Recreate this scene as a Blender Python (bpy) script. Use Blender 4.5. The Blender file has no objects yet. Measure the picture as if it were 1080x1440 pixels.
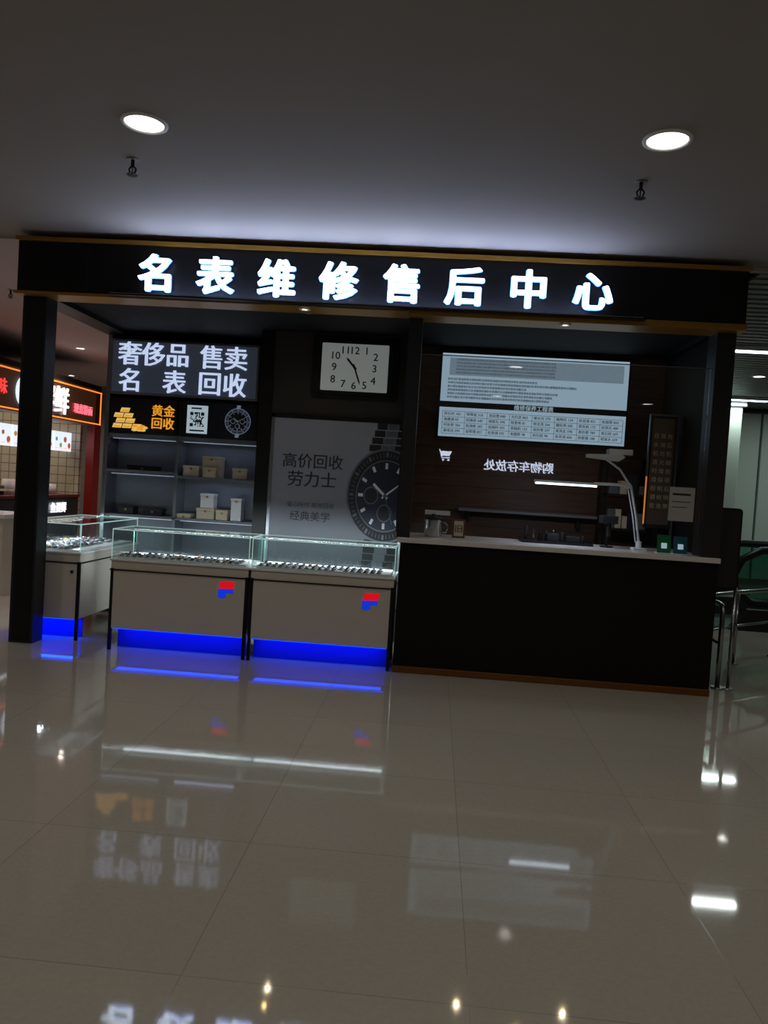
import bpy, bmesh, math, random
from mathutils import Matrix, Vector
random.seed(7)
scene=bpy.context.scene
scene.view_settings.view_transform='Standard'
scene.view_settings.look='None'

# ------------------------------------------------------------ materials
def lin(c):
    return tuple(((v/255)/12.92 if v/255<=0.04045 else ((v/255+0.055)/1.055)**2.4) for v in c)+(1.0,)
MATS={}
def mat(name,rgb,rough=0.5,metal=0.0,emit=None,es=0.0,noise=0.0,nscale=20.0,spec=0.5):
    if name in MATS: return MATS[name]
    m=bpy.data.materials.new(name); m.use_nodes=True
    nt=m.node_tree; b=nt.nodes['Principled BSDF']
    col=lin(rgb)
    b.inputs['Base Color'].default_value=col
    b.inputs['Roughness'].default_value=rough
    b.inputs['Metallic'].default_value=metal
    b.inputs['Specular IOR Level'].default_value=spec
    if noise>0:
        tc=nt.nodes.new('ShaderNodeTexCoord'); n=nt.nodes.new('ShaderNodeTexNoise'); n.inputs['Scale'].default_value=nscale
        n.inputs['Detail'].default_value=4
        r=nt.nodes.new('ShaderNodeMix'); r.data_type='RGBA'
        r.inputs[6].default_value=tuple(max(0,c*(1-noise)) for c in col[:3])+(1,)
        r.inputs[7].default_value=tuple(min(1,c*(1+noise)) for c in col[:3])+(1,)
        nt.links.new(tc.outputs['Object'],n.inputs['Vector']); nt.links.new(n.outputs['Fac'],r.inputs[0])
        nt.links.new(r.outputs[2],b.inputs['Base Color'])
    if emit:
        b.inputs['Emission Color'].default_value=lin(emit); b.inputs['Emission Strength'].default_value=es
    MATS[name]=m; return m
def glass(name,tint=(0.93,0.97,0.96),r0=0.04,rough=0.0):
    m=bpy.data.materials.new(name); m.use_nodes=True; nt=m.node_tree; nt.nodes.clear()
    o=nt.nodes.new('ShaderNodeOutputMaterial'); mx=nt.nodes.new('ShaderNodeMixShader')
    t=nt.nodes.new('ShaderNodeBsdfTransparent'); t.inputs[0].default_value=tint+(1,)
    g=nt.nodes.new('ShaderNodeBsdfGlossy'); g.inputs['Roughness'].default_value=rough; g.inputs[0].default_value=(1,1,1,1)
    lw=nt.nodes.new('ShaderNodeLayerWeight'); lw.inputs[0].default_value=0.5
    p=nt.nodes.new('ShaderNodeMath'); p.operation='POWER'; p.inputs[1].default_value=5
    q=nt.nodes.new('ShaderNodeMath'); q.operation='MULTIPLY_ADD'; q.inputs[1].default_value=1-r0; q.inputs[2].default_value=r0
    nt.links.new(lw.outputs['Facing'],p.inputs[0]); nt.links.new(p.outputs[0],q.inputs[0]); nt.links.new(q.outputs[0],mx.inputs[0])
    nt.links.new(t.outputs[0],mx.inputs[1]); nt.links.new(g.outputs[0],mx.inputs[2]); nt.links.new(mx.outputs[0],o.inputs[0])
    return m
def wood(name,c1,c2,rough=0.45,plank=0.18,spec=0.3):
    m=bpy.data.materials.new(name); m.use_nodes=True; nt=m.node_tree; b=nt.nodes['Principled BSDF']
    tc=nt.nodes.new('ShaderNodeTexCoord'); mp=nt.nodes.new('ShaderNodeMapping'); mp.inputs['Scale'].default_value=(1.2,1.2,14)
    n=nt.nodes.new('ShaderNodeTexNoise'); n.inputs['Scale'].default_value=3; n.inputs['Detail'].default_value=6
    r=nt.nodes.new('ShaderNodeMix'); r.data_type='RGBA'; r.inputs[6].default_value=lin(c1); r.inputs[7].default_value=lin(c2)
    sx=nt.nodes.new('ShaderNodeSeparateXYZ'); md=nt.nodes.new('ShaderNodeMath'); md.operation='MODULO'; md.inputs[1].default_value=plank
    lt=nt.nodes.new('ShaderNodeMath'); lt.operation='LESS_THAN'; lt.inputs[1].default_value=0.004
    r2=nt.nodes.new('ShaderNodeMix'); r2.data_type='RGBA'; r2.inputs[7].default_value=(0.002,0.002,0.002,1)
    ad=nt.nodes.new('ShaderNodeMath'); ad.operation='ADD'; ad.inputs[1].default_value=20
    nt.links.new(tc.outputs['Object'],mp.inputs[0]); nt.links.new(mp.outputs[0],n.inputs['Vector']); nt.links.new(n.outputs['Fac'],r.inputs[0])
    nt.links.new(tc.outputs['Object'],sx.inputs[0]); nt.links.new(sx.outputs[2],ad.inputs[0]); nt.links.new(ad.outputs[0],md.inputs[0]); nt.links.new(md.outputs[0],lt.inputs[0])
    nt.links.new(lt.outputs[0],r2.inputs[0]); nt.links.new(r.outputs[2],r2.inputs[6]); nt.links.new(r2.outputs[2],b.inputs['Base Color'])
    b.inputs['Roughness'].default_value=rough; b.inputs['Specular IOR Level'].default_value=spec
    return m
def tile_mat(name,c1,c2,grout,tile,gw,rough,ox=0.0,oy=0.0,axes=(0,1),bump=0.0,ior=1.5):
    m=bpy.data.materials.new(name); m.use_nodes=True; nt=m.node_tree; b=nt.nodes['Principled BSDF']
    L=nt.links.new
    tc=nt.nodes.new('ShaderNodeTexCoord'); sx=nt.nodes.new('ShaderNodeSeparateXYZ'); L(tc.outputs['Object'],sx.inputs[0])
    outs=[]; cells=[]
    for a,off in zip(axes,(ox,oy)):
        ad=nt.nodes.new('ShaderNodeMath'); ad.operation='ADD'; ad.inputs[1].default_value=off+tile*100; L(sx.outputs[a],ad.inputs[0])
        md=nt.nodes.new('ShaderNodeMath'); md.operation='MODULO'; md.inputs[1].default_value=tile; L(ad.outputs[0],md.inputs[0])
        lt=nt.nodes.new('ShaderNodeMath'); lt.operation='LESS_THAN'; lt.inputs[1].default_value=gw; L(md.outputs[0],lt.inputs[0]); outs.append(lt)
        dv=nt.nodes.new('ShaderNodeMath'); dv.operation='DIVIDE'; dv.inputs[1].default_value=tile; L(ad.outputs[0],dv.inputs[0])
        fl=nt.nodes.new('ShaderNodeMath'); fl.operation='FLOOR'; L(dv.outputs[0],fl.inputs[0]); cells.append(fl)
    mx=nt.nodes.new('ShaderNodeMath'); mx.operation='MAXIMUM'; L(outs[0].outputs[0],mx.inputs[0]); L(outs[1].outputs[0],mx.inputs[1])
    cb=nt.nodes.new('ShaderNodeCombineXYZ'); L(cells[0].outputs[0],cb.inputs[0]); L(cells[1].outputs[0],cb.inputs[1])
    wn=nt.nodes.new('ShaderNodeTexWhiteNoise'); L(cb.outputs[0],wn.inputs['Vector'])
    n=nt.nodes.new('ShaderNodeTexNoise'); n.inputs['Scale'].default_value=60; n.inputs['Detail'].default_value=5; L(tc.outputs['Object'],n.inputs['Vector'])
    av=nt.nodes.new('ShaderNodeMath'); av.operation='MULTIPLY_ADD'; av.inputs[1].default_value=0.25; L(wn.outputs['Value'],av.inputs[0])
    hf=nt.nodes.new('ShaderNodeMath'); hf.operation='MULTIPLY'; hf.inputs[1].default_value=0.75; L(n.outputs['Fac'],hf.inputs[0]); L(hf.outputs[0],av.inputs[2])
    r=nt.nodes.new('ShaderNodeMix'); r.data_type='RGBA'; r.inputs[6].default_value=lin(c1); r.inputs[7].default_value=lin(c2); L(av.outputs[0],r.inputs[0])
    r2=nt.nodes.new('ShaderNodeMix'); r2.data_type='RGBA'; r2.inputs[7].default_value=lin(grout); L(mx.outputs[0],r2.inputs[0]); L(r.outputs[2],r2.inputs[6])
    L(r2.outputs[2],b.inputs['Base Color']); b.inputs['IOR'].default_value=ior
    rr=nt.nodes.new('ShaderNodeMath'); rr.operation='MULTIPLY_ADD'; rr.inputs[1].default_value=0.15; rr.inputs[2].default_value=rough; L(mx.outputs[0],rr.inputs[0]); L(rr.outputs[0],b.inputs['Roughness'])
    if bump>0:
        sb=nt.nodes.new('ShaderNodeVectorMath'); sb.operation='SUBTRACT'; sb.inputs[1].default_value=(0.5,0.5,0.5); L(wn.outputs['Color'],sb.inputs[0])
        sc=nt.nodes.new('ShaderNodeVectorMath'); sc.operation='MULTIPLY'; sc.inputs[1].default_value=(bump,bump,0); L(sb.outputs[0],sc.inputs[0])
        ge=nt.nodes.new('ShaderNodeNewGeometry'); ad=nt.nodes.new('ShaderNodeVectorMath'); ad.operation='ADD'; L(ge.outputs['Normal'],ad.inputs[0]); L(sc.outputs[0],ad.inputs[1])
        nm=nt.nodes.new('ShaderNodeVectorMath'); nm.operation='NORMALIZE'; L(ad.outputs[0],nm.inputs[0]); L(nm.outputs[0],b.inputs['Normal'])
    return m

M_black=mat('black_panel',(11,11,11),0.42,noise=.2,nscale=6,spec=.35)
M_black2=mat('interior_black',(11,11,11),0.75,spec=.3)
M_char=mat('charcoal_wall',(50,48,43),0.6,noise=.12,nscale=3)
M_post=mat('dark_grey_laminate',(28,28,30),0.45,noise=.1,nscale=8)
M_gold=mat('brushed_gold',(172,128,50),0.38,.5,noise=.15,nscale=40)
M_copper=mat('copper_trim',(120,76,30),0.38,0.5,noise=.15,nscale=40)
M_cream=mat('cream_laminate',(204,196,182),0.38,noise=.04,nscale=5)
M_kick=mat('blue_glow_kick',(28,50,190),0.3)  # kick panel base coloured blue to carry the glow of the LED strip
M_white=mat('white_laminate',(225,225,225),0.35,noise=.03)
M_whitepl=mat('white_plastic',(230,232,232),0.35)
M_stone=mat('counter_stone',(215,210,208),0.2,noise=.08,nscale=60)
M_steel=mat('chrome_steel',(180,182,185),0.2,1.0,noise=.05)
M_alu=mat('aluminium',(150,152,156),0.35,0.9,noise=.05)
M_leg=mat('black_metal',(16,16,20),0.4,0.3)
M_grey=mat('grey_laminate',(108,112,118),0.5,noise=.05)
M_wood=wood('dark_walnut_planks',(112,80,58),(44,31,23))
M_wood2=wood('dark_counter_wood',(17,12,10),(8,6,5),0.45,0.4,.25)
M_glass=glass('case_glass')
M_win=glass('window_glass',(0.92,0.94,0.96),0.055)
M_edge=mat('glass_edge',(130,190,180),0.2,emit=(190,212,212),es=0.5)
M_led=mat('white_led',(255,255,255),0.5,emit=(225,240,255),es=5)
M_ledw=mat('case_led',(255,255,255),0.5,emit=(235,245,255),es=7)
M_blue=mat('blue_led',(10,40,255),0.5,emit=(0,70,255),es=1.6)
M_letter=mat('sign_letter_face',(255,255,255),0.5,emit=(232,243,255),es=5)
M_letterS=mat('stall_letter_face',(255,255,255),0.5,emit=(240,247,255),es=1.4)
M_halo=mat('sign_letter_halo',(120,190,255),0.5,emit=(90,150,200),es=.42)
M_letter2=mat('lightbox_letter',(235,240,255),0.5,emit=(200,215,246),es=0.85)
M_down=mat('downlight_lens',(255,255,255),0.5,emit=(255,253,240),es=6)
M_dark=mat('print_dark',(22,24,30),0.6)
M_navy=mat('print_navy',(22,28,52),0.5)
M_silver=mat('print_silver',(95,99,107),0.4)
M_tray=mat('tray_grey',(130,134,140),0.5)
M_cardb=mat('cream_box',(205,192,168),0.6,noise=.05)
M_red=mat('red_sticker',(230,16,30),0.4,emit=(240,10,30),es=0.6)
M_bluest=mat('blue_sticker',(16,60,235),0.4,emit=(10,60,240),es=0.6)

# ------------------------------------------------------------ builders
def link(o): scene.collection.objects.link(o); return o
class B:
    def __init__(s): s.v=[];s.f=[];s.mi=[];s.m=[];s.sm=[]
    def _m(s,m):
        if m not in s.m: s.m.append(m)
        return s.m.index(m)
    def raw(s,vs,fs,m,smooth=False):
        b=len(s.v); s.v+= [Vector(v) for v in vs]; i=s._m(m)
        for f in fs: s.f.append([b+k for k in f]); s.mi.append(i); s.sm.append(smooth)
        return s
    def box(s,x0,x1,y0,y1,z0,z1,m,rot=None,c=None):
        vs=[Vector((x,y,z)) for z in (z0,z1) for y in (y0,y1) for x in (x0,x1)]
        if rot is not None:
            cc=Vector(c) if c else Vector(((x0+x1)/2,(y0+y1)/2,(z0+z1)/2)); vs=[cc+rot@(v-cc) for v in vs]
        return s.raw(vs,[(0,2,3,1),(4,5,7,6),(0,1,5,4),(2,6,7,3),(0,4,6,2),(1,3,7,5)],m)
    def tube(s,pts,r,m,n=12,close=True):
        pts=[Vector(p) for p in pts]; vs=[]; fs=[]
        rs=r if isinstance(r,(list,tuple)) else [r]*len(pts)
        up=None
        for i,p in enumerate(pts):
            if i==0: t=pts[1]-p
            elif i==len(pts)-1: t=p-pts[i-1]
            else: t=(pts[i+1]-p).normalized()+(p-pts[i-1]).normalized()
            if t.length<1e-6: t=Vector((0,0,1))
            t.normalize()
            if up is None:
                a=Vector((0,0,1)) if abs(t.z)<.9 else Vector((1,0,0)); up=(a-t*a.dot(t)).normalized()
            else: up=(up-t*up.dot(t)).normalized()
            w=t.cross(up)
            for k in range(n):
                a=2*math.pi*k/n; vs.append(p+(up*math.cos(a)+w*math.sin(a))*rs[i])
        for i in range(len(pts)-1):
            for k in range(n):
                k2=(k+1)%n; fs.append((i*n+k,i*n+k2,(i+1)*n+k2,(i+1)*n+k))
        s.raw(vs,fs,m,True)
        if close:
            b=len(s.v)-len(vs); i=s._m(m)
            s.f.append([b+k for k in range(n)][::-1]); s.mi.append(i); s.sm.append(False)
            e=b+(len(pts)-1)*n; s.f.append([e+k for k in range(n)]); s.mi.append(i); s.sm.append(False)
        return s
    def cyl(s,c,r,h,m,n=24,r2=None):
        c=Vector(c); return s.tube([c,c+Vector((0,0,h))],[r,r if r2 is None else r2],m,n)
    def poly(s,pts,m):
        return s.raw([Vector(p) for p in pts],[tuple(range(len(pts)))],m)
    def prism(s,pts,d,m):
        n=len(pts); d=Vector(d); a=[Vector(p) for p in pts]
        return s.raw(a+[p+d for p in a],[tuple(range(n))[::-1],tuple(range(n,2*n))]+[(i,(i+1)%n,n+(i+1)%n,n+i) for i in range(n)],m)
    def done(s,name,parent=None,bevel=0.0):
        xs=[v.x for v in s.v];ys=[v.y for v in s.v];zs=[v.z for v in s.v]
        o0=Vector(((min(xs)+max(xs))/2,(min(ys)+max(ys))/2,min(zs)))
        me=bpy.data.meshes.new(name); me.from_pydata([v-o0 for v in s.v],[],s.f)
        for m in s.m: me.materials.append(m)
        for p,i,sm in zip(me.polygons,s.mi,s.sm): p.material_index=i; p.use_smooth=sm
        bm=bmesh.new(); bm.from_mesh(me); bmesh.ops.recalc_face_normals(bm,faces=bm.faces); bm.to_mesh(me); bm.free()
        o=link(bpy.data.objects.new(name,me)); o.location=o0
        if bevel>0:
            md=o.modifiers.new('bevel','BEVEL'); md.width=bevel; md.segments=2; md.limit_method='ANGLE'
        if parent: par(o,parent)
        return o
def par(o,p):
    bpy.context.view_layer.update()
    o.parent=p; o.matrix_parent_inverse=p.matrix_world.inverted()
REF=None
def text(name,body,loc,h,m,ext=0.0,bold=0.0,face='-Y',parent=None,align='CENTER',sx=1.0,lines=1.0,vb=None):
    """h = height of one CJK glyph in metres; bold = stroke thickening by shifted copies"""
    global REF
    if REF is None:
        c=bpy.data.curves.new('ref','FONT'); c.body='国'; o=link(bpy.data.objects.new('ref',c)); bpy.context.view_layer.update()
        REF=o.dimensions.y or 0.85; bpy.data.objects.remove(o)
    c=bpy.data.curves.new(name,'FONT'); c.body=body; c.size=h/REF; c.extrude=ext
    c.align_x=align; c.align_y='CENTER'; c.space_line=lines; c.resolution_u=3
    o=link(bpy.data.objects.new(name,c)); bpy.context.view_layer.update()
    dg=bpy.context.evaluated_depsgraph_get(); me=bpy.data.meshes.new_from_object(o.evaluated_get(dg))
    bpy.data.objects.remove(o)
    V=[v.co.copy() for v in me.vertices]; F=[list(p.vertices) for p in me.polygons]
    if V:
        my=(min(v.y for v in V)+max(v.y for v in V))/2; mx=(min(v.x for v in V)+max(v.x for v in V))/2 if align=='CENTER' else 0
        V=[Vector(((v.x-mx)*sx,v.y-my,v.z)) for v in V]
    if bold>0:
        vb=bold*.55 if vb is None else vb
        sh=[(0,0)]+[(bold*math.cos(a*math.pi/4),vb*math.sin(a*math.pi/4)) for a in range(8)]
        V2=[];F2=[]
        for i,(dx,dy) in enumerate(sh):
            b0=len(V2); V2+=[Vector((v.x+dx,v.y+dy,v.z+(i*2e-5 if v.z>=0 else 0))) for v in V]; F2+=[[b0+k for k in f] for f in F]
        V,F=V2,F2
    me2=bpy.data.meshes.new(name); me2.from_pydata(V,[],F); me2.materials.append(m)
    o=link(bpy.data.objects.new(name,me2)); o.location=loc
    rot={'-Y':(90,0,0),'+X':(90,0,90),'+Y':(90,0,180),'-X':(90,0,-90)}[face]
    o.rotation_euler=[math.radians(a) for a in rot]
    if parent: par(o,parent)
    return o
def area(name,loc,sx,sy,p,col,rot=(0,0,0),spread=None):
    l=bpy.data.lights.new(name,'AREA'); l.shape='RECTANGLE'; l.size=sx; l.size_y=sy; l.energy=p; l.color=lin(col)[:3]
    if spread: l.spread=math.radians(spread)
    o=link(bpy.data.objects.new(name,l)); o.location=loc; o.rotation_euler=[math.radians(a) for a in rot]; return o
def spot(name,loc,p,col,size=120,blend=1,r=0.06):
    l=bpy.data.lights.new(name,'SPOT'); l.energy=p; l.color=lin(col)[:3]; l.spot_size=math.radians(size); l.spot_blend=blend; l.shadow_soft_size=r
    o=link(bpy.data.objects.new(name,l)); o.location=loc; return o

# ------------------------------------------------------------ room shell
CZ=3.13; CR=3.2
M_floor=tile_mat('polished_beige_tile',(143,138,128),(165,160,149),(126,121,112),0.8,0.003,0.045,ox=0.12,oy=0.35,bump=0.0010,ior=1.46)
M_ceil=mat('ceiling_plaster',(152,145,138),0.85,noise=.02,nscale=2)
M_ceil2=mat('rear_ceiling_plaster',(190,176,176),0.85,noise=.02,nscale=2)
M_wall=mat('mall_wall',(120,124,116),0.7,noise=.04,nscale=2)
B().box(-11,10,-9,17,-0.12,0,M_floor).done('floor')
B().box(-11,10,-9,5.86,CZ,CZ+.15,M_ceil).done('ceiling')
B().box(-11,2.3,5.86,17,CR,CR+.15,M_ceil2).done('ceiling.001')
B().box(-11,10,5.80,5.86,CZ-.02,CZ,M_ceil2).done('trim_1')
b=B(); b.box(2.3,10,5.9,17,3.26,3.35,M_black2)
M_slat=mat('ceiling_slat_metal',(128,132,128),0.5,0.2)
y=5.98
while y<17:
    b.box(2.32,10,y,y+.09,3.14,3.16,M_slat); y+=.15
b.done('ceiling_slats')
B().box(-11,10,17,17.15,0,3.3,M_wall).done('wall_back')
B().box(-11.15,-11,-9,17,0,3.3,M_wall).done('wall_left')
B().box(10,10.15,-9,17,0,3.3,M_wall).done('wall_right')
B().box(-11,10,-9.15,-9,0,3.3,M_wall).done('wall_front')
M_pg=mat('pale_green_panel',(166,180,172),0.45,noise=.03)
b=B(); x=3.3
b.box(3.2,9.9,14.1,14.2,0,3.1,mat('panel_backing',(90,98,92),0.6))
while x<9.6:
    b.box(x,x+.56,14.04,14.1,0.12,3.05,M_pg); x+=.6
b.done('wall_panelling',bevel=.006)
b=B(); b.box(4.45,4.9,12.9,13.35,0,3.12,M_pg).box(4.4,4.95,12.85,13.4,0,.15,M_alu).box(4.4,4.95,12.85,13.4,3.0,3.12,M_alu).done('square_column',bevel=.02)

# ------------------------------------------------------------ downlights and sprinklers
def downlight(x,y,z=CZ,r=.095,p=38,nm='recessed_downlight',col=(255,245,230),lr=.03):
    b=B(); n=32; vs=[];fs=[]
    prof=[(r+.022,0),(r+.02,-.008),(r+.004,-.010),(r,-.002),(r*.97,.0)]
    for rr,dz in prof:
        for k in range(n): a=2*math.pi*k/n; vs.append((x+rr*math.cos(a),y+rr*math.sin(a),z+dz-.001))
    for i in range(len(prof)-1):
        for k in range(n): fs.append((i*n+k,i*n+(k+1)%n,(i+1)*n+(k+1)%n,(i+1)*n+k))
    b.raw(vs,fs,M_whitepl,True)
    b.poly([(x+r*math.cos(2*math.pi*k/n),y+r*math.sin(2*math.pi*k/n),z-.004) for k in range(n)],M_down)
    o=b.done(nm)
    if p>0:
        l=spot('downlight_lamp',(x,y,z-.02),p,col,150,1,lr); par(l,o)
    return o
for yy in (3.82,0.8,-2.6):
    for xx in (-6.9,-4.2,-1.57,1.0,3.7,6.4):
        downlight(xx,yy,p=40,lr=.05)
def sprinkler(x,y,z=CZ):
    b=B(); b.cyl((x,y,z-.006),.034,.006,M_alu).cyl((x,y,z-.04),.010,.036,M_leg,12)
    b.tube([(x-.006,y,z-.04),(x-.02,y,z-.055),(x-.015,y,z-.075),(x,y,z-.085)],.005,M_leg,8)
    b.tube([(x+.006,y,z-.04),(x+.02,y,z-.055),(x+.015,y,z-.075),(x,y,z-.085)],.005,M_leg,8)
    b.cyl((x,y,z-.083),.004,.043,mat('sprinkler_bulb',(90,20,14),.3),8)
    b.cyl((x,y,z-.09),.03,.003,M_leg,16)
    for k in range(8):
        a=k*math.pi/4; b.box(x+.028*math.cos(a)-.005,x+.028*math.cos(a)+.005,y+.028*math.sin(a)-.005,y+.028*math.sin(a)+.005,z-.09,z-.087,M_alu)
    b.done('fire_sprinkler')
sprinkler(-1.81,4.27); sprinkler(1.01,4.33); sprinkler(-4.6,7.9,CR)
for (x0,x1,yy,zz) in ((2.93,3.65,8.7,3.12),(4.4,5.2,12.7,3.12),(5.6,6.4,8.7,3.12)):
    B().box(x0,x1,yy-.07,yy+.07,zz-.03,zz+.018,M_whitepl).box(x0+.01,x1-.01,yy-.06,yy+.06,zz-.036,zz-.03,M_led).done('linear_ceiling_light')
    area('linear_lamp',((x0+x1)/2,yy,zz-.06),.7,.1,13,(228,240,232))
area('linear_lamp',(6.8,12.2,3.06),.7,.1,26,(228,240,232))  # added lamp without a fixture, brightens the right rear
downlight(4.2,10.6,3.14,.07,4,'recessed_downlight',(230,240,235))
downlight(-4.15,7.75,CR,.08,40,'recessed_downlight',(255,234,230))
downlight(-5.6,11.6,CR,.06,60,'recessed_downlight',(255,225,218))
for xx,yy in ((-8.2,7.6),(-3.6,10.5),(-7.5,15.2),(-4.0,14.5),(-6.2,6.9)): downlight(xx,yy,CR,.06,130,'recessed_downlight',(255,225,218))  # added lamps, no seen source; their floor bounce lifts the rear ceiling

# ------------------------------------------------------------ kiosk shell
FY=5.70; XL=-3.217; XR=2.083; FB=2.67; FT=3.086
k=B()
k.box(XL-.02,XR+.03,FY-.06,FY+.14,FB+.012,FT-.03,M_black)
k.box(XL,XR,FY+.14,7.6,2.70,2.80,M_black2)
k.box(XL,XL+.2,FY+.14,7.6,2.66,3.02,M_black)
k.box(XR-.12,XR,FY+.14,7.6,2.66,3.02,M_black)
for xx in (-2.7,-1.0,-.42,1.35): k.box(xx,xx+.004,FY-.0615,FY-.06,FB+.02,FT-.035,M_post)
k.box(XL,-3.03,FY,FY+.16,0,FB,M_post)
k.box(XL+.02,-3.05,FY-.004,FY,0.02,FB,M_leg)
k.box(-.27,-.17,FY+.01,FY+.12,1.0,FB,M_post)
k.box(1.95,XR,FY+.01,FY+.2,1.0,FB,M_post)
k.box(XR-.06,XR,FY+.2,7.6,0,2.70,M_black2)
k.box(XL,XR,7.5,7.6,0,2.7,M_black2)
k.box(-.27,XR-.06,7.2,7.5,0,2.7,M_wood)
k.box(-1.62,-.27,6.8,7.5,0,2.7,M_char)
k.box(-1.62,-1.50,6.79,6.8,0,2.7,M_black)
k.box(-.31,-.23,6.4,6.8,1.0,2.7,M_black)
kiosk=k.done('kiosk_frame',bevel=.004)
t=B()
t.box(XL-.035,XR+.045,FY-.085,FY+.16,FT-.03,FT,M_gold)
t.box(XL-.03,-.27,FY-.08,FY+.15,FB-.012,FB+.012,M_gold)
t.box(-.27,XR+.035,FY-.085,FY+.15,FB-.035,FB+.012,M_gold)
t.box(XL-.035,XL-.02,FY-.085,FY+.2,FB-.012,FB+.012,M_gold)
par(t.done('gold_trim',bevel=.003),kiosk)
for xx,yy,zz,p in ((-1.08,5.95,2.70,3),(.43,5.99,2.70,5),(1.26,5.99,2.70,6)):
    downlight(xx,yy,zz,.04,p,'kiosk_spotlight',(255,225,170),.01)
for xx in (-1.05,.86): downlight(xx,FY-.02,FB-(.036 if xx>0 else .013),.022,1.2,'kiosk_spotlight',(255,205,110),.01)
# top lettering
sign=B().box(-2.45,1.3,FY-.062,FY-.060,2.70,3.03,M_black).done('shop_fascia_sign')
for i,ch in enumerate('名表维修售后中心'):
    x=-2.17+i*.457; z=2.85+.001*i
    text('letter_face_%d'%(i+1),ch,(x,FY-.105,z),.25,M_letter,ext=.010,bold=.006,vb=.001,parent=sign)
    text('letter_halo_%d'%(i+1),ch,(x,FY-.088,z),.25,M_halo,ext=.006,bold=.0135,vb=.0085,parent=sign)  # wider blue copy behind each letter paints the glow around it
# Added bar and upward lamp on the fascia ledge, put in for ceiling glow
wb=B().box(-2.5,1.4,FY-.15,FY-.08,FB-.004,FB+.006,M_leg).box(-2.48,1.38,FY-.148,FY-.128,FB+.006,FB+.012,M_alu).done('added_glow_bar')
par(area('added_glow_lamp',(-.60,FY-.138,FB+.016),3.2,.015,15.0,(182,200,255),(180,0,0)),wb)

# ------------------------------------------------------------ back shelving unit
s=B(); X0,X1=-3.17,-1.64; YB=7.2
s.box(X0-.03,X0+.01,YB-.01,7.5,0,2.66,M_alu).box(X1-.05,X1,YB-.015,7.5,0,2.66,M_alu)
s.box(X0,X1,7.44,7.5,0,2.66,M_grey)
s.box(-2.495,-2.465,YB,7.44,0,1.72,M_grey)
for z in (.12,.52,.93): s.box(X0,X1-.05,YB,7.44,z,z+.025,M_grey)
s.box(X0,-2.49,YB,7.44,1.36,1.385,M_grey).box(-2.47,X1-.05,YB,7.44,1.33,1.355,M_grey)
s.box(X0,X1-.05,YB,7.44,1.69,1.73,M_grey)
s.box(X0,X1-.05,YB+.01,7.44,1.73,2.66,M_black2)
for x0,x1 in ((X0+.03,-2.52),(-2.44,X1-.08)):
    for z in (1.685,1.345,.925): s.box(x0,x1,YB+.06,YB+.075,z-.006,z,mat('shelf_led',(255,255,255),.5,emit=(200,215,255),es=.3))
unit=s.done('display_shelf_unit',bevel=.003)
for x in (-2.82,-2.08):
    for z in (1.66,1.30,.90): par(area('shelf_lamp',(x,YB+.12,z),.6,.03,.08 if x<-2.5 else .2,(195,212,255)),unit)
lb=B().box(-3.15,-1.72,YB-.05,YB+.0,2.10,2.62,M_alu).box(-3.13,-1.74,YB-.054,YB-.05,2.12,2.60,mat('lightbox_face',(50,56,68),.5,emit=(120,135,160),es=.08)).done('lightbox_sign',bevel=.004)
for ch,x in zip('奢侈品售卖',(-2.96,-2.735,-2.50,-2.18,-1.94)): text('char',ch,(x,YB-.062,2.485),.205,M_letter2,ext=.004,bold=.005,vb=.001,parent=lb)
for ch,x in zip('名表回收',(-2.96,-2.52,-2.18,-1.94)): text('char',ch,(x,YB-.062,2.235),.205,M_letter2,ext=.004,bold=.005,vb=.001,parent=lb)
M_yel=mat('gold_print',(245,170,40),.5,emit=(250,165,40),es=.7)
M_yel2=mat('gold_print_pale',(250,215,130),.5,emit=(250,210,120),es=.6)
M_pblk=mat('poster_black',(20,14,10),.4,noise=.2,nscale=5)
g=B().box(-3.14,-2.49,YB-.03,YB,1.735,2.065,M_pblk)
def goldbar(g,cx,cz,w,h,sl):
    g.prism([(cx-w/2,YB-.032,cz-h/2),(cx+w/2,YB-.032,cz-h/2),(cx+w/2+sl,YB-.032,cz+h/2),(cx-w/2+sl,YB-.032,cz+h/2)],(0,-.004,0),M_yel2)
    g.prism([(cx-w/2+.01,YB-.036,cz-h/2+.006),(cx+w/2-.006,YB-.036,cz-h/2+.006),(cx+w/2+sl-.012,YB-.036,cz+.0),(cx-w/2+sl+.01,YB-.036,cz+.0)],(0,-.003,0),M_yel)
for r_,(n_,xs) in enumerate(((3,-3.07),(2,-3.04),(2,-3.06),(1,-3.0))):
    for j in range(n_): goldbar(g,xs+j*.095,1.80+r_*.05,.085,.042,.014)
for j in range(12):
    cx=-2.90+.17*random.random(); cz=1.765+.012*(j%4)
    n=14; g.prism([(cx+.028*math.cos(2*math.pi*q/n),YB-.038-j*.0003,cz+.013*math.sin(2*math.pi*q/n)) for q in range(n)],(0,-.0003,0),M_yel if j%2 else M_yel2)
gp=g.done('gold_recycling_poster')
text('line_1','黄金',(-2.62,YB-.034,1.96),.10,M_yel,.001,.0025,parent=gp); text('line_2','回收',(-2.62,YB-.034,1.84),.10,M_yel,.001,.0025,parent=gp)
def disc(b,cx,cz,r,y,m,n=36,rx=1.0,xmax=None):
    pts=[]
    for q in range(n):
        px=cx+r*rx*math.cos(2*math.pi*q/n); pz=cz+r*math.sin(2*math.pi*q/n)
        if xmax is not None: px=min(px,xmax)
        pts.append((px,y,pz))
    b.prism(pts,(0,-.001,0),m)
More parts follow.
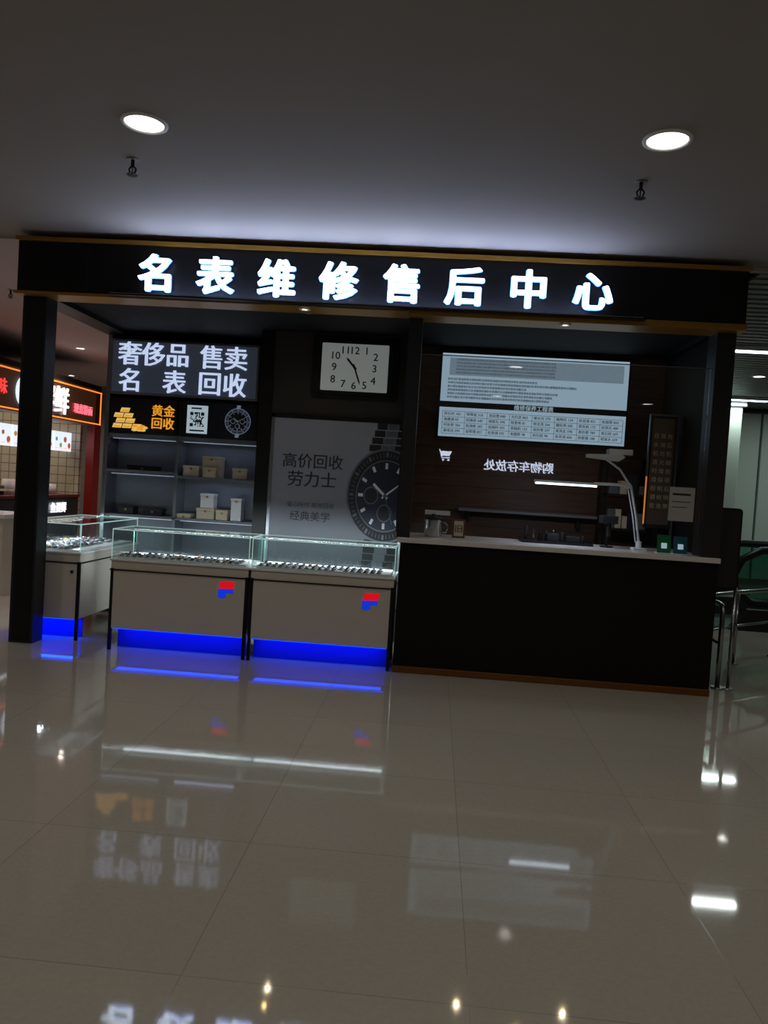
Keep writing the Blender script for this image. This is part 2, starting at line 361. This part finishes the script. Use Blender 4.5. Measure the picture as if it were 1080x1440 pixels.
def watch(b,cx,cz,R,y,xmax=None,rx=1.0,dark=M_navy,ms=None,nl=5):
    ms=ms or M_silver
    def quad(ang,r0,r1,w,m,dy):
        d=Vector((math.sin(ang)*rx,0,math.cos(ang))); nrm=Vector((math.cos(ang)*rx,0,-math.sin(ang)))
        ps=[Vector((cx,y-dy,cz))+d*r0+nrm*w,Vector((cx,y-dy,cz))+d*r1+nrm*w,Vector((cx,y-dy,cz))+d*r1-nrm*w,Vector((cx,y-dy,cz))+d*r0-nrm*w]
        if xmax is not None:
            if min(p.x for p in ps)>=xmax: return
            for p in ps: p.x=min(p.x,xmax)
        b.prism(ps,(0,-.0008,0),m)
    for sgn in (1,-1):
        for j in range(nl):
            z0=cz+sgn*(R*.98+j*R*.16); w=R*.5*(1-.05*j)
            for kx,(a0,a1) in enumerate(((-1,-.36),(-.32,.32),(.36,1))):
                xa=cx+w*a0*rx+sgn*j*R*.03; xb=cx+w*a1*rx+sgn*j*R*.03
                if xmax is not None: xa=min(xa,xmax); xb=min(xb,xmax)
                if xb-xa>.001: b.prism([(xa,y-.001,z0),(xb,y-.001,z0),(xb,y-.001,z0+sgn*R*.14),(xa,y-.001,z0+sgn*R*.14)],(0,-.0008,0),ms if kx%2 else M_dark)
    disc(b,cx,cz,R*1.05,y-.002,ms,rx=rx,xmax=xmax); disc(b,cx,cz,R,y-.003,M_dark,rx=rx,xmax=xmax)
    for q in range(60):
        a=2*math.pi*q/60; quad(a,R*.86,R*(.95 if q%5 else .97),R*(.008 if q%5 else .03),ms,.0042)
    disc(b,cx,cz,R*.80,y-.0045,ms,rx=rx,xmax=xmax); disc(b,cx,cz,R*.77,y-.0055,dark,rx=rx,xmax=xmax)
    for q in range(12): quad(2*math.pi*q/12,R*.60,R*.73,R*.035,M_whitepl,.0065)
    for (ax,az) in ((-.38,0),(.38,0),(0,-.38)):
        sx=cx+ax*R*rx
        if xmax is None or sx+R*.1<xmax: disc(b,sx,cz+az*R,R*.2,y-.0065,ms,24,rx=rx,xmax=xmax); disc(b,sx,cz+az*R,R*.17,y-.0075,M_dark,24,rx=rx,xmax=xmax)
    quad(math.radians(-52),-R*.08,R*.42,R*.03,M_whitepl,.0085); quad(math.radians(62),-R*.1,R*.62,R*.022,M_whitepl,.0085); quad(math.radians(160),-R*.15,R*.66,R*.008,ms,.0095)
    disc(b,cx,cz,R*.05,y-.0095,ms,16,rx=rx,xmax=xmax)
q=B().box(-2.47,-1.72,YB-.03,YB,1.735,2.065,mat('poster_navy',(16,20,32),.4))
M_qrw=mat('qr_white',(225,235,240),.5,emit=(200,225,235),es=.45)
q.prism([(-2.39,YB-.032,1.765),(-2.19,YB-.032,1.765),(-2.19,YB-.032,2.03),(-2.39,YB-.032,2.03)],(0,-.003,0),M_qrw)
M_qrd=mat('qr_dark',(30,60,80),.5)
cs=.0105
for i in range(13):
    for j in range(13):
        inF=(i<4 and j<4) or (i<4 and j>8) or (i>8 and j>8)
        on=random.random()<.5
        if inF:
            a=i if i<4 else 12-i; c=j if j<4 else 12-j; on=not(a==3 or c==3)
        if on:
            x=-2.36+i*cs; z=1.83+j*cs; q.box(x,x+cs,YB-.0365,YB-.035,z,z+cs,M_qrd)
q.box(-2.35,-2.25,YB-.0365,YB-.035,1.995,2.01,M_qrd); q.box(-2.36,-2.22,YB-.0365,YB-.035,1.785,1.80,M_qrd)
watch(q,-1.90,1.90,.118,YB-.03,dark=M_dark,ms=mat('lit_print_silver',(150,160,180),.4,emit=(150,165,195),es=.3),nl=2)
q.done('qr_code_poster')
bx=B()
def gbox(x0,x1,z0,z1,y0=7.23,d=.14,m=M_cardb):
    bx.box(x0,x1,y0,y0+d,z0,z1-.028,m).box(x0-.004,x1+.004,y0-.004,y0+d+.004,z1-.026,z1,m).box((x0+x1)/2-.012,(x0+x1)/2+.012,y0-.006,y0-.003,z1-.04,z1-.02,M_gold)
gbox(-2.42,-2.27,1.356,1.46); gbox(-2.25,-2.07,1.356,1.56,7.27); gbox(-2.22,-2.1,1.356,1.45,7.21,.05); gbox(-1.94,-1.80,1.356,1.46)
gbox(-2.27,-2.10,.956,1.06); gbox(-2.24,-2.11,1.062,1.20,7.24,.12,M_white); gbox(-2.08,-1.97,.956,1.05); gbox(-1.94,-1.84,.956,1.17,7.24,.12,M_white); gbox(-2.46,-2.33,.956,.995)
gbox(-3.05,-2.9,.956,1.03,7.25,.12,M_dark); gbox(-2.8,-2.62,.956,1.02,7.25,.12,M_dark); gbox(-3.0,-2.7,1.386,1.43,7.3,.1,M_dark)
par(bx.done('watch_gift_boxes',bevel=.003),unit)

# ------------------------------------------------------------ watch poster on the central wall
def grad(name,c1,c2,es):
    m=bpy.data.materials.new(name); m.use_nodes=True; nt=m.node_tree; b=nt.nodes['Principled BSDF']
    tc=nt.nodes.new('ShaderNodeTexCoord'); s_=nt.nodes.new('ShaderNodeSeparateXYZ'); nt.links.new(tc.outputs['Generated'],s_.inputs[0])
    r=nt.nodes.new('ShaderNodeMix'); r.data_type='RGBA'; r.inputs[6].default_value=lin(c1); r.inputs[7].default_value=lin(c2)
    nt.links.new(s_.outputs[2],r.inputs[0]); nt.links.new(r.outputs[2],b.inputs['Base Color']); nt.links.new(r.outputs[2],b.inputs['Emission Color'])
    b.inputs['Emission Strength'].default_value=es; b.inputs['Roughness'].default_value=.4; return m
PX0,PX1,PY=-1.46,-.305,6.8
pf=B().box(PX0-.03,PX0,PY-.03,PY,.3,1.97,M_alu).box(PX1,PX1+.03,PY-.03,PY,.3,1.97,M_alu).box(PX0-.03,PX1+.03,PY-.03,PY,1.93,1.97,M_leg)
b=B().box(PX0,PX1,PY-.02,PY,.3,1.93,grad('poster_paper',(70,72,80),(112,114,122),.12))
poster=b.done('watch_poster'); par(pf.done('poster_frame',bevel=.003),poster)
w=B(); watch(w,-.44,1.29,.40,PY-.02,xmax=PX1-.002,rx=.82,nl=4); par(w.done('watch_print'),poster)
M_ptx=mat('poster_text',(24,28,38),.5)
text('t1','高价回收',(-1.10,PY-.023,1.56),.12,M_ptx,.0005,.0015,parent=poster)
text('t2','劳力士',(-1.10,PY-.023,1.40),.13,M_ptx,.0005,.0015,parent=poster)
text('t3','省心托付 高效回收',(-1.10,PY-.023,1.17),.045,M_ptx,.0005,parent=poster)
text('t4','经典美学',(-1.10,PY-.023,1.07),.08,M_ptx,.0005,.001,parent=poster)

# ------------------------------------------------------------ wall clock
CX,CZc,CY=-.775,2.40,6.8
b=B()
def rrect(cx,cz,w,h,r,n=6):
    pts=[]
    for (sx_,sz_,a0) in ((1,1,0),(-1,1,90),(-1,-1,180),(1,-1,270)):
        for k_ in range(n+1):
            a=math.radians(a0+90*k_/n); pts.append((cx+sx_*(w/2-r)+r*math.cos(a),cz+sz_*(h/2-r)+r*math.sin(a)))
    return pts
b.prism([(x,CY-.03,z) for x,z in rrect(CX,CZc,.76,.54,.02)],(0,.03,0),M_leg)
b.prism([(x,CY-.05,z) for x,z in rrect(CX,CZc,.68,.47,.02)],(0,.02,0),M_black)
b.prism([(x,CY-.052,z) for x,z in rrect(CX,CZc,.59,.415,.01)],(0,.004,0),mat('clock_face',(180,184,182),.5,emit=(195,205,202),es=.2))
clock=b.done('wall_clock',bevel=.002)
M_num=mat('clock_ink',(30,28,28),.5)
px=.00625
for n_,(u,v) in {'12':(0,24),'1':(16,24),'2':(29,16),'3':(28,0),'4':(27,-17),'5':(15,-24),'6':(0,-25),'7':(-15,-23),'8':(-30,-17),'9':(-29,0),'10':(-27,16),'11':(-14,24)}.items():
    text('numeral_'+n_,n_,(CX+u*px,CY-.054,CZc+v*px),.08,M_num,.0005,.001,parent=clock)
def hand(b,ang,l,w,y):
    a=math.radians(ang); d=Vector((math.sin(a),0,math.cos(a))); nn=Vector((math.cos(a),0,-math.sin(a))); c=Vector((CX,y,CZc))
    b.prism([c-d*l*.2+nn*w,c+d*l*.8+nn*w,c+d*l,c+d*l*.8-nn*w,c-d*l*.2-nn*w],(0,-.001,0),M_num)
b=B(); hand(b,-42,.115,.009,CY-.056); hand(b,160,.16,.007,CY-.058); disc(b,CX,CZc,.012,CY-.0595,M_num,16)
par(b.done('hands'),clock)

# ------------------------------------------------------------ service counter
c=B()
c.box(-.235,XR-.003,FY,FY+.06,.05,.975,M_wood2)
c.box(-.235,-.19,FY+.06,6.35,.0,.975,M_wood2)
c.box(-.24,XR,FY-.01,FY+.05,0,.05,M_copper)
c.box(-.19,XR-.06,6.25,6.3,0.0,.975,M_wood2)
c.box(-.26,XR+.0,FY-.03,6.4,.975,1.012,M_stone)
counter=c.done('service_counter',bevel=.004)
wd=B(); wd.box(-.165,1.945,FY+.08,FY+.09,1.012,2.385,M_win).box(-.165,1.945,FY+.079,FY+.091,2.383,2.389,M_silver).done('window_1')
M_pb=mat('price_board_panel',(150,168,182),.5,emit=(165,190,205),es=.72)
M_pb2=mat('price_board_shade',(120,135,145),.5,emit=(135,155,168),es=.6,noise=.3,nscale=12)
M_pt=mat('price_text',(20,26,36),.6)
pb=B(); pb.box(-.03,1.70,7.15,7.2,1.86,2.655,M_leg)
pb.box(-.01,1.685,7.146,7.15,2.20,2.64,M_pb).box(0.06,1.64,7.1445,7.146,2.44,2.60,M_pb2)
pb.box(-.01,1.685,7.146,7.15,1.875,2.145,M_pb)
for i in range(5): pb.box(.02,1.66,7.1445,7.146,1.90+i*.052,1.903+i*.052,M_pt)
for i in range(9): pb.box(.02+i*.205,.023+i*.205,7.1445,7.146,1.90,2.108,M_pt)
board=pb.done('price_list_board')
text('title','维修保养工程表',(.85,7.144,2.172),.045,M_qrw,.0003,.001,parent=board)
pool='机械石英清洗保养抛光换电池检测密封圈表带维修更换走时精准调校防水处理服务项目价格说明'
def rl(n): return ''.join(random.choice(pool) for _ in range(n))
for i in range(6):
    n_=random.randint(26,50)
    text('row',rl(n_),(.05,7.1435,2.405-i*.033),.021,M_pt,.0003,.0004,align='LEFT',parent=board)
for i in range(4):
    for j in range(8):
        text('cell',rl(3)+' %d'%random.randint(80,900),(.035+j*.205,7.1435,1.93+i*.052),.028,M_pt,.0003,.0005,align='LEFT',parent=board)
for i in range(5): text('row',rl(44),(.12,7.1435,2.585-i*.03),.018,M_pt,align='LEFT',parent=board)
b=B(); b.box(.22,1.46,6.98,7.2,1.20,1.225,M_grey).box(.3,.33,7.1,7.2,1.1,1.2,M_leg).box(1.3,1.33,7.1,7.2,1.1,1.2,M_leg).done('wall_shelf',bevel=.002)
r=B()
for x in (1.48,1.86):
    for y in (6.85,7.12): r.box(x,x+.02,y,y+.02,0,1.78,M_leg)
for z in (.3,.75,1.12,1.42,1.76): r.box(1.48,1.88,6.85,7.14,z,z+.02,M_post)
rack=r.done('storage_rack')
b=B()
for z in (1.14,1.44):
    x=1.52
    while x<1.82:
        h=random.uniform(.06,.2); w_=random.uniform(.04,.09); b.box(x,x+w_,6.87,6.98,z,z+h,random.choice([M_dark,M_grey,M_cardb,M_silver,M_navy])); x+=w_+.01
b.box(1.5,1.7,6.86,7.0,1.78,1.83,M_whitepl)
par(b.done('stored_tools',bevel=.002),rack)
f=B(); f.box(1.76,1.99,6.60,6.62,1.17,2.12,M_post).box(1.785,1.965,6.596,6.60,1.2,2.09,mat('scroll_paper',(90,76,60),.5,noise=.2)).box(1.755,1.765,6.59,6.6,1.2,1.6,mat('warm_led',(255,170,80),.5,emit=(255,150,60),es=.5)).box(1.985,1.997,6.58,6.62,1.12,2.12,M_alu).box(1.76,1.99,6.585,6.62,2.11,2.125,M_alu).box(1.757,1.767,6.59,6.62,1.6,2.12,M_alu)
f.box(1.86,1.89,6.62,6.66,1.012,2.12,M_leg).box(1.74,2.0,6.58,6.72,0,1.012,M_post)
scroll=f.done('framed_certificate_stand')
for i in range(3): text('col','\n'.join(rl(1) for _ in range(9)),(1.82+i*.055,6.594,1.65),.04,M_cardb,.0003,parent=scroll,lines=1.6)
M_notice=mat('paper_notice',(120,116,108),.6,emit=(140,136,128),es=.08)
B().box(1.72,1.90,FY+.091,FY+.093,1.26,1.51,M_notice).box(1.74,1.87,FY+.0755,FY+.079,1.45,1.465,M_ptx).box(1.72,1.90,FY+.077,FY+.0785,1.26,1.51,M_notice).box(1.74,1.87,FY+.0755,FY+.079,1.40,1.405,M_ptx).box(1.74,1.85,FY+.0755,FY+.079,1.36,1.365,M_ptx).done('paper_notice')
def card(x,w_,h,m):
    b=B(); b.box(x,x+w_,FY+.13,FY+.134,1.015,1.015+h,m,rot=Matrix.Rotation(-.15,3,'X')).box(x,x+w_,FY+.12,FY+.19,1.012,1.018,M_whitepl)
    b.box(x+.03,x+w_-.03,FY+.1235,FY+.1265,1.05,1.05+h*.3,M_qrw,rot=Matrix.Rotation(-.15,3,'X')); b.done('payment_card_stand')
card(1.67,.10,.135,mat('green_card',(20,90,46),.4,emit=(20,120,60),es=.04)); card(1.79,.10,.13,mat('teal_card',(22,74,88),.4,emit=(30,110,130),es=.04))
b=B(); b.tube([(0.0,5.98,1.012),(0.0,5.98,1.03),(0.0,5.98,1.14),(0.0,5.98,1.15)],[.055,.065,.065,.068],M_steel,28)
b.tube([(.0,5.98,1.15),(.0,5.98,1.165),(.0,5.98,1.175),(0,5.98,1.19)],[.07,.068,.02,.015],M_leg,24)
b.tube([(.06,5.98,1.13),(.10,5.98,1.125),(.11,5.98,1.09),(.10,5.98,1.055),(.06,5.98,1.05)],.008,M_steel,10)
b.done('steel_mug')
b=B(); b.box(-.07,.13,6.12,6.125,1.18,1.215,M_whitepl).box(.03,.04,6.12,6.13,1.012,1.18,M_steel).cyl((.035,6.125,1.012),.04,.008,M_steel).done('counter_label_stand')
fr=B(); fr.box(.15,.25,6.0,6.012,1.014,1.16,mat('frame_brown',(110,66,36),.4),rot=Matrix.Rotation(-.12,3,'X')).box(.165,.235,5.996,6.0,1.03,1.145,M_cardb,rot=Matrix.Rotation(-.12,3,'X'),c=(.2,6.006,1.087)).box(.19,.21,6.02,6.07,1.012,1.02,M_leg)
frm=fr.done('small_picture_frame'); text('glyph','旧',(.2,5.985,1.087),.06,M_dark,.0005,parent=frm)
b=B(); b.box(.7,1.25,6.05,6.3,1.012,1.03,M_leg).box(.7,.71,6.05,6.3,1.03,1.05,M_leg).box(1.24,1.25,6.05,6.3,1.03,1.05,M_leg)
for i in range(9):
    x=.74+i*.055; h=random.uniform(.04,.11); b.cyl((x,6.12+.1*random.random(),1.03),random.uniform(.008,.02),h,random.choice([M_leg,M_steel,M_dark,M_post]),12)
b.box(.9,.99,6.1,6.2,1.03,1.09,M_dark).box(1.05,1.16,6.12,6.22,1.03,1.075,M_post)
b.done('watchmaker_tool_tray',bevel=.002)
d=B(); d.box(1.53,1.63,5.95,6.05,1.012,1.03,M_whitepl).cyl((1.58,6.0,1.03),.022,.05,M_whitepl,16)
d.tube([(1.58,6.0,1.07),(1.545,6.0,1.27),(1.49,6.0,1.50)],.010,M_whitepl,10)
d.tube([(1.555,6.0,1.07),(1.52,6.0,1.27),(1.465,6.0,1.50)],.006,M_whitepl,8)
d.tube([(1.465,5.975,1.50),(1.465,6.025,1.50)],.025,M_whitepl,14)
d.tube([(1.49,6.0,1.50),(1.35,5.98,1.505),(1.2,5.95,1.50)],.011,M_whitepl,10)
d.box(.75,1.23,5.93,5.97,1.485,1.505,M_whitepl).box(.76,1.22,5.927,5.965,1.474,1.486,M_led)
d.tube([(1.47,6.0,1.52),(1.4,6.0,1.62),(1.28,6.0,1.70)],.009,M_whitepl,10)
d.prism([(1.14,5.97,1.70),(1.38,5.97,1.68),(1.43,5.97,1.715),(1.40,5.97,1.735),(1.14,5.97,1.725)],(0,.07,0),M_whitepl)
lamp=d.done('led_desk_lamp',bevel=.003)
par(area('desk_lamp_light',(.99,5.95,1.465),.45,.03,2.4,(230,238,255),(25,0,0)),lamp)
b=B(); b.cyl((1.36,6.1,1.012),.05,.012,M_leg).cyl((1.36,6.1,1.02),.012,.2,M_leg,12).box(1.3,1.42,6.02,6.16,1.2,1.26,M_dark).cyl((1.36,6.06,1.10),.02,.1,M_dark,14).done('bench_microscope',bevel=.003)

# ------------------------------------------------------------ display cases
def showcase(x0,x1,y0,y1,nm,sticker=None,blue=1.6,lp=9.0):
    zb,zt,zg=.17,.70,.925
    b=B()
    b.box(x0,x1,y0,y1,zb,.63,M_cream)
    b.box(x0-.008,x1+.008,y0-.008,y1+.008,.615,.625,M_leg)
    b.box(x0,x1,y0,y1,.63,.70,M_cream)
    b.box(x0-.01,x1+.01,y0-.01,y1+.01,.69,.705,M_whitepl)
    t_=.02
    for xa in (x0,x1-t_):
        for ya in (y0,y1-t_): b.box(xa-.002,xa+t_+.002,ya-.002,ya+t_+.002,0,.63,M_leg)
    b.box(x0+.02,x1-.02,y0+.14,y0+.15,.0,zb,M_kick)
    b.box(x0+.03,x1-.03,y0+.03,y1-.03,.705,.72,M_white)
    nx=int((x1-x0-.1)/.05); ny=int((y1-y0-.1)/.085)
    for i in range(nx):
        for j in range(ny):
            if random.random()<.9:
                # one small watch: cushion, strap band, round head
                cx=x0+.06+i*.05; cy=y0+.06+j*.085; m_=random.choice([M_silver,M_dark,M_white,M_gold,M_steel,M_navy]); st=random.choice([M_dark,M_tray,M_steel,M_silver])
                b.box(cx-.018,cx+.018,cy-.03,cy+.03,.72,.727,M_tray); b.box(cx-.007,cx+.007,cy-.028,cy+.028,.727,.735,st); b.cyl((cx,cy,.735),.014,.006,m_,10)
    o=b.done(nm,bevel=.002)
    g=B(); e=.005
    g.box(x0,x1,y0,y0+e,.705,zg,M_glass).box(x0,x0+e,y0+e,y1-e,.705,zg,M_glass).box(x1-e,x1,y0+e,y1-e,.705,zg,M_glass).box(x0,x1,y1-e,y1,.705,zg,M_glass).box(x0,x1,y0,y1,zg+.001,zg+.006,M_glass)
    par(g.done('glass_hood'),o)
    g=B()
    for (a,b_,c_,d_) in ((x0,x1,y0-.002,y0+.004),(x0,x1,y1-.004,y1+.002),(x0-.002,x0+.004,y0,y1),(x1-.004,x1+.002,y0,y1)): g.box(a,b_,c_,d_,zg-.001,zg+.008,M_edge)
    for xa in (x0-.001,x1-.004):
        for ya in (y0-.001,y1-.004): g.box(xa,xa+.005,ya,ya+.005,.705,zg,M_edge)
    par(g.done('glass_edges'),o)
    longy=(y1-y0)>(x1-x0)
    if not longy:
        g=B().box(x0+.01,x1-.01,y1-.03,y1-.012,zg-.014,zg-.002,M_alu).box(x0+.012,x1-.012,y1-.034,y1-.014,zg-.019,zg-.014,M_ledw)
        a_=area('case_lamp',((x0+x1)/2,y1-.03,zg-.025),(x1-x0)*.95,.02,lp,(235,244,255),(25,0,0))
    else:
        g=B().box(x0+.012,x0+.03,y0+.01,y1-.01,zg-.014,zg-.002,M_alu).box(x0+.014,x0+.034,y0+.012,y1-.012,zg-.019,zg-.014,M_ledw)
        a_=area('case_lamp',(x0+.03,(y0+y1)/2,zg-.025),.02,(y1-y0)*.95,lp,(235,244,255),(0,-25,0))
    par(g.done('case_led_strip'),o); par(a_,o)
    if blue:
        g=B().box(x0+.03,x1-.03,y0+.02,y0+.03,zb-.010,zb,M_blue); par(g.done('blue_led_strip'),o)
        par(area('blue_lamp',((x0+x1)/2,y0+.07,zb-.015),(x1-x0)*.9,.08,blue,(0,62,255)),o)
    if sticker:
        sx_,sz_=sticker; yy=y0-.001
        g=B()
        g.prism([(sx_-.06,yy,sz_),(sx_+.055,yy,sz_+.005),(sx_+.065,yy,sz_+.058),(sx_-.045,yy,sz_+.055)],(0,-.002,0),M_red)
        g.prism([(sx_-.06,yy,sz_),(sx_+.055,yy,sz_+.003),(sx_+.055,yy,sz_-.03),(sx_,yy,sz_-.03),(sx_,yy,sz_-.06),(sx_-.03,yy,sz_-.075),(sx_-.06,yy,sz_-.06)],(0,-.002,0),M_bluest)
        par(g.done('flag_sticker'),o)
    return o
showcase(-2.43,-1.365,FY,6.12,'glass_display_case',(-1.53,.53))
showcase(-1.345,-.262,FY,6.12,'glass_display_case',(-.43,.52))
sc=showcase(-3.32,-2.77,5.90,7.05,'glass_display_case',None,1.8)
b=B(); b.tube([(-2.83,5.898,.55),(-2.83,5.888,.55)],.012,M_leg,14); par(b.done('lock'),sc)

# ------------------------------------------------------------ barriers and notice panel at right
r=B(); hz=.64
P=[(2.24,5.98),(2.24,6.45),(2.72,6.95),(3.25,7.4)]
r.tube([(2.24,5.98,0),(2.24,5.98,hz-.055),(2.24,6.0,hz-.015),(2.24,6.03,hz),(2.24,6.42,hz),(2.26,6.47,hz),(2.70,6.93,hz),(3.23,7.385,hz),(3.25,7.4,hz-.025),(3.25,7.4,0)],.019,M_steel,14)
for x,y in P[1:3]: r.cyl((x,y,0),.019,hz,M_steel,14)
for x,y in P: r.cyl((x,y,0),.045,.012,M_steel,20)
r.tube([(2.24,5.98,.34),(2.24,6.45,.34),(2.72,6.95,.34),(3.25,7.4,.34)],.011,M_steel,10)
r.cyl((2.32,5.98,0),.014,.78,M_steel,12); r.cyl((2.32,5.98,0),.04,.01,M_steel,16)
rail=r.done('steel_guard_rail')
g=B(); g.prism([(x,5.95,z) for x,z in rrect(2.225,1.07,.19,.62,.03)],(0,.06,0),M_leg)
g.prism([(x,5.947,z) for x,z in rrect(2.225,1.07,.16,.58,.02)],(0,.004,0),M_post)
par(g.done('notice_panel'),rail)
# ------------------------------------------------------------ escalator
M_egl=glass('escalator_glass',(0.5,0.72,0.66),0.08)
e=B()
def path(y):
    p=[(3.95,.30),(3.62,.32),(3.45,.45),(3.42,.62),(3.5,.80),(3.7,.91),(3.95,.93),(5.0,.93),(5.4,1.0),(5.8,1.2),(8.4,2.7)]
    return [(a,y,z) for a,z in p]
for y in (8.9,10.0):
    e.tube(path(y),.045,M_leg,12)
    inner=[(3.95,.22),(3.65,.34),(3.5,.47),(3.47,.62),(3.54,.77),(3.72,.87),(3.95,.89),(5.0,.89),(5.4,.96),(5.8,1.16),(8.4,2.66),(8.4,2.0),(5.6,.35),(5.2,.22)]
    e.prism([(a,y-.006,z) for a,z in inner],(0,.012,0),M_egl)
    e.prism([(a,y-.06,z) for a,z in [(3.4,0),(5.4,0),(8.4,1.6),(8.4,2.0),(5.6,.35),(5.2,.24),(3.6,.24)]],(0,.12,0),M_post)
e.box(3.2,4.6,8.95,9.95,0,.02,M_alu)
for i in range(12):
    x=4.6+i*.3; z=max(0,(i-2))*.17; e.box(x,x+.3,8.97,9.94,max(0.0,z-.1),z+.03,M_post)
e.done('escalator')

# ------------------------------------------------------------ food shop, left rear
M_oran=mat('neon_orange',(255,140,50),.5,emit=(255,132,50),es=1.3)
M_brown=mat('shop_brown',(66,42,30),.5,emit=(120,70,36),es=.10)
M_menu=mat('menu_panel',(240,240,245),.5,emit=(215,228,245),es=1.1)
M_tilew=tile_mat('white_wall_tile',(170,164,150),(190,184,168),(96,90,80),.15,.012,.3,axes=(1,2))
M_tilew2=tile_mat('white_wall_tile_side',(170,164,150),(190,184,168),(96,90,80),.15,.012,.3,axes=(0,2))
s=B(); SX=-6.0
s.box(SX-.3,SX,8.6,13.3,2.1,2.72,M_brown)
s.box(SX-.01,SX+.01,8.6,13.3,2.67,2.69,M_oran).box(SX-.01,SX+.01,8.6,13.3,2.12,2.14,M_oran).box(SX-.01,SX+.01,13.27,13.3,2.12,2.69,M_oran)
s.box(SX-.14,SX,13.1,13.35,0,2.72,mat('red_pillar',(120,24,22),.35))
s.box(-8.6,-8.5,8.6,13.3,0,2.72,M_tilew)
s.box(-8.5,SX-.3,13.2,13.3,0,2.72,M_tilew2)
s.box(-8.5,SX,8.6,13.3,2.72,2.8,M_black2)
s.box(SX-.6,SX,8.6,12.6,0,.86,M_dark).box(SX-.65,SX+.03,8.6,12.6,.86,.9,mat('counter_red',(90,30,26),.3))
shop=s.done('food_stall')
text('stall_text','拌鲜',(SX+.03,11.6,2.40),.40,M_letterS,.01,.010,'+X',shop,vb=.003)
lg=B(); lg.tube([(SX,10.75,2.4),(SX+.03,10.75,2.4)],.22,M_menu,28); par(lg.done('round_logo'),shop)
text('stall_logo_char','味',(SX+.04,10.75,2.40),.28,M_brown,.002,.01,'+X',shop)
text('stall_small','现煮粉面',(SX+.02,12.6,2.33),.15,mat('pink_letter',(255,120,130),.5,emit=(255,120,140),es=1.0),.004,.004,'+X',shop)
text('stall_small2','好滋味',(SX+.02,9.95,2.42),.2,mat('red_letter',(255,60,60),.5,emit=(255,70,70),es=1.0),.004,.004,'+X',shop)
text('counter_logo','鱼蛋鲜',(SX+.02,11.9,.70),.15,M_letterS,.003,.005,'+X',shop)
mn=B(); y=8.75; cols=[mat('food_%d'%i,c_,.6,emit=c_,es=.5) for i,c_ in enumerate(((230,170,90),(210,120,80),(240,205,120),(170,200,120),(120,185,205)))]
while y<12.9:
    mn.box(SX-.5,SX-.46,y,y+.62,1.62,1.95,M_menu)
    for i in range(4):
        yy=y+.08+i*.15
        mn.tube([(SX-.461,yy,1.82-.1*(i%2)),(SX-.455,yy,1.82-.1*(i%2))],random.uniform(.03,.05),random.choice(cols),14)
        mn.box(SX-.461,SX-.455,yy-.05,yy+.05,1.665,1.675,M_oran)
    y+=.64
par(mn.done('menu_lightboxes'),shop)
cn=B()
for i in range(12):
    y=8.9+i*.3; h=random.uniform(.08,.28); cn.cyl((SX-.3,y,.9),random.uniform(.05,.1),h,random.choice([M_steel,M_dark,M_white,M_steel]),16)
par(cn.done('counter_utensils'),shop)
par(area('stall_light',(-7.4,11,2.68),1.5,3.5,34,(255,228,196)),shop)
b=B(); b.box(-5.6,-4.4,7.6,8.2,0,.80,M_cream).box(-5.62,-4.38,7.58,8.22,.80,.84,M_white).box(-5.6,-4.4,7.6,7.605,.84,1.08,M_glass).box(-5.6,-4.4,7.6,8.2,1.08,1.085,M_glass).done('promo_counter',bevel=.004)

# ------------------------------------------------------------ hanging wayfinding sign behind the viewer
h=B(); h.box(-.05,3.1,-6.06,-6.0,1.72,2.32,M_dark)
h.cyl((.4,-6.03,2.32),.012,.81,M_steel,8); h.cyl((2.7,-6.03,2.32),.012,.81,M_steel,8)
hs=h.done('hanging_direction_sign',bevel=.01)
M_hl=mat('hanging_sign_letters',(255,255,255),.5,emit=(225,235,255),es=7)
text('sign_text','购物车存放处',(1.84,-5.99,1.98),.23,M_hl,.003,.005,'+Y',hs)
ct=B(); ox=-.66
ct.tube([(.62+ox+.07,-5.99,2.26),(.70+ox,-5.99,2.26),(.76+ox,-5.99,2.08),(.94+ox,-5.99,2.08)],.012,M_hl,6)
ct.prism([(.70+ox,-5.99,2.23),(.98+ox,-5.99,2.23),(.93+ox,-5.99,2.12),(.74+ox,-5.99,2.12)],(0,.01,0),M_hl)
ct.tube([(.79+ox,-5.985,2.03),(.79+ox,-5.975,2.03)],.024,M_hl,12).tube([(.91+ox,-5.985,2.03),(.91+ox,-5.975,2.03)],.024,M_hl,12)
par(ct.done('cart_pictogram'),hs)

# ------------------------------------------------------------ world + camera
w=bpy.data.worlds.new('World'); scene.world=w; w.use_nodes=True
w.node_tree.nodes['Background'].inputs[0].default_value=(0.48,0.47,0.46,1); w.node_tree.nodes['Background'].inputs[1].default_value=0.02
ca=bpy.data.cameras.new('camera'); ca.sensor_fit='VERTICAL'; ca.sensor_height=36; ca.lens=36*1080/1440; ca.clip_start=.05
co=link(bpy.data.objects.new('camera',ca))
R=Matrix.Rotation(math.radians(3.715),4,'Z')@Matrix.Rotation(math.radians(90-2.1),4,'X')@Matrix.Rotation(math.radians(3.566),4,'Z')
co.matrix_world=Matrix.Translation((0,0,1.4))@R
scene.camera=co
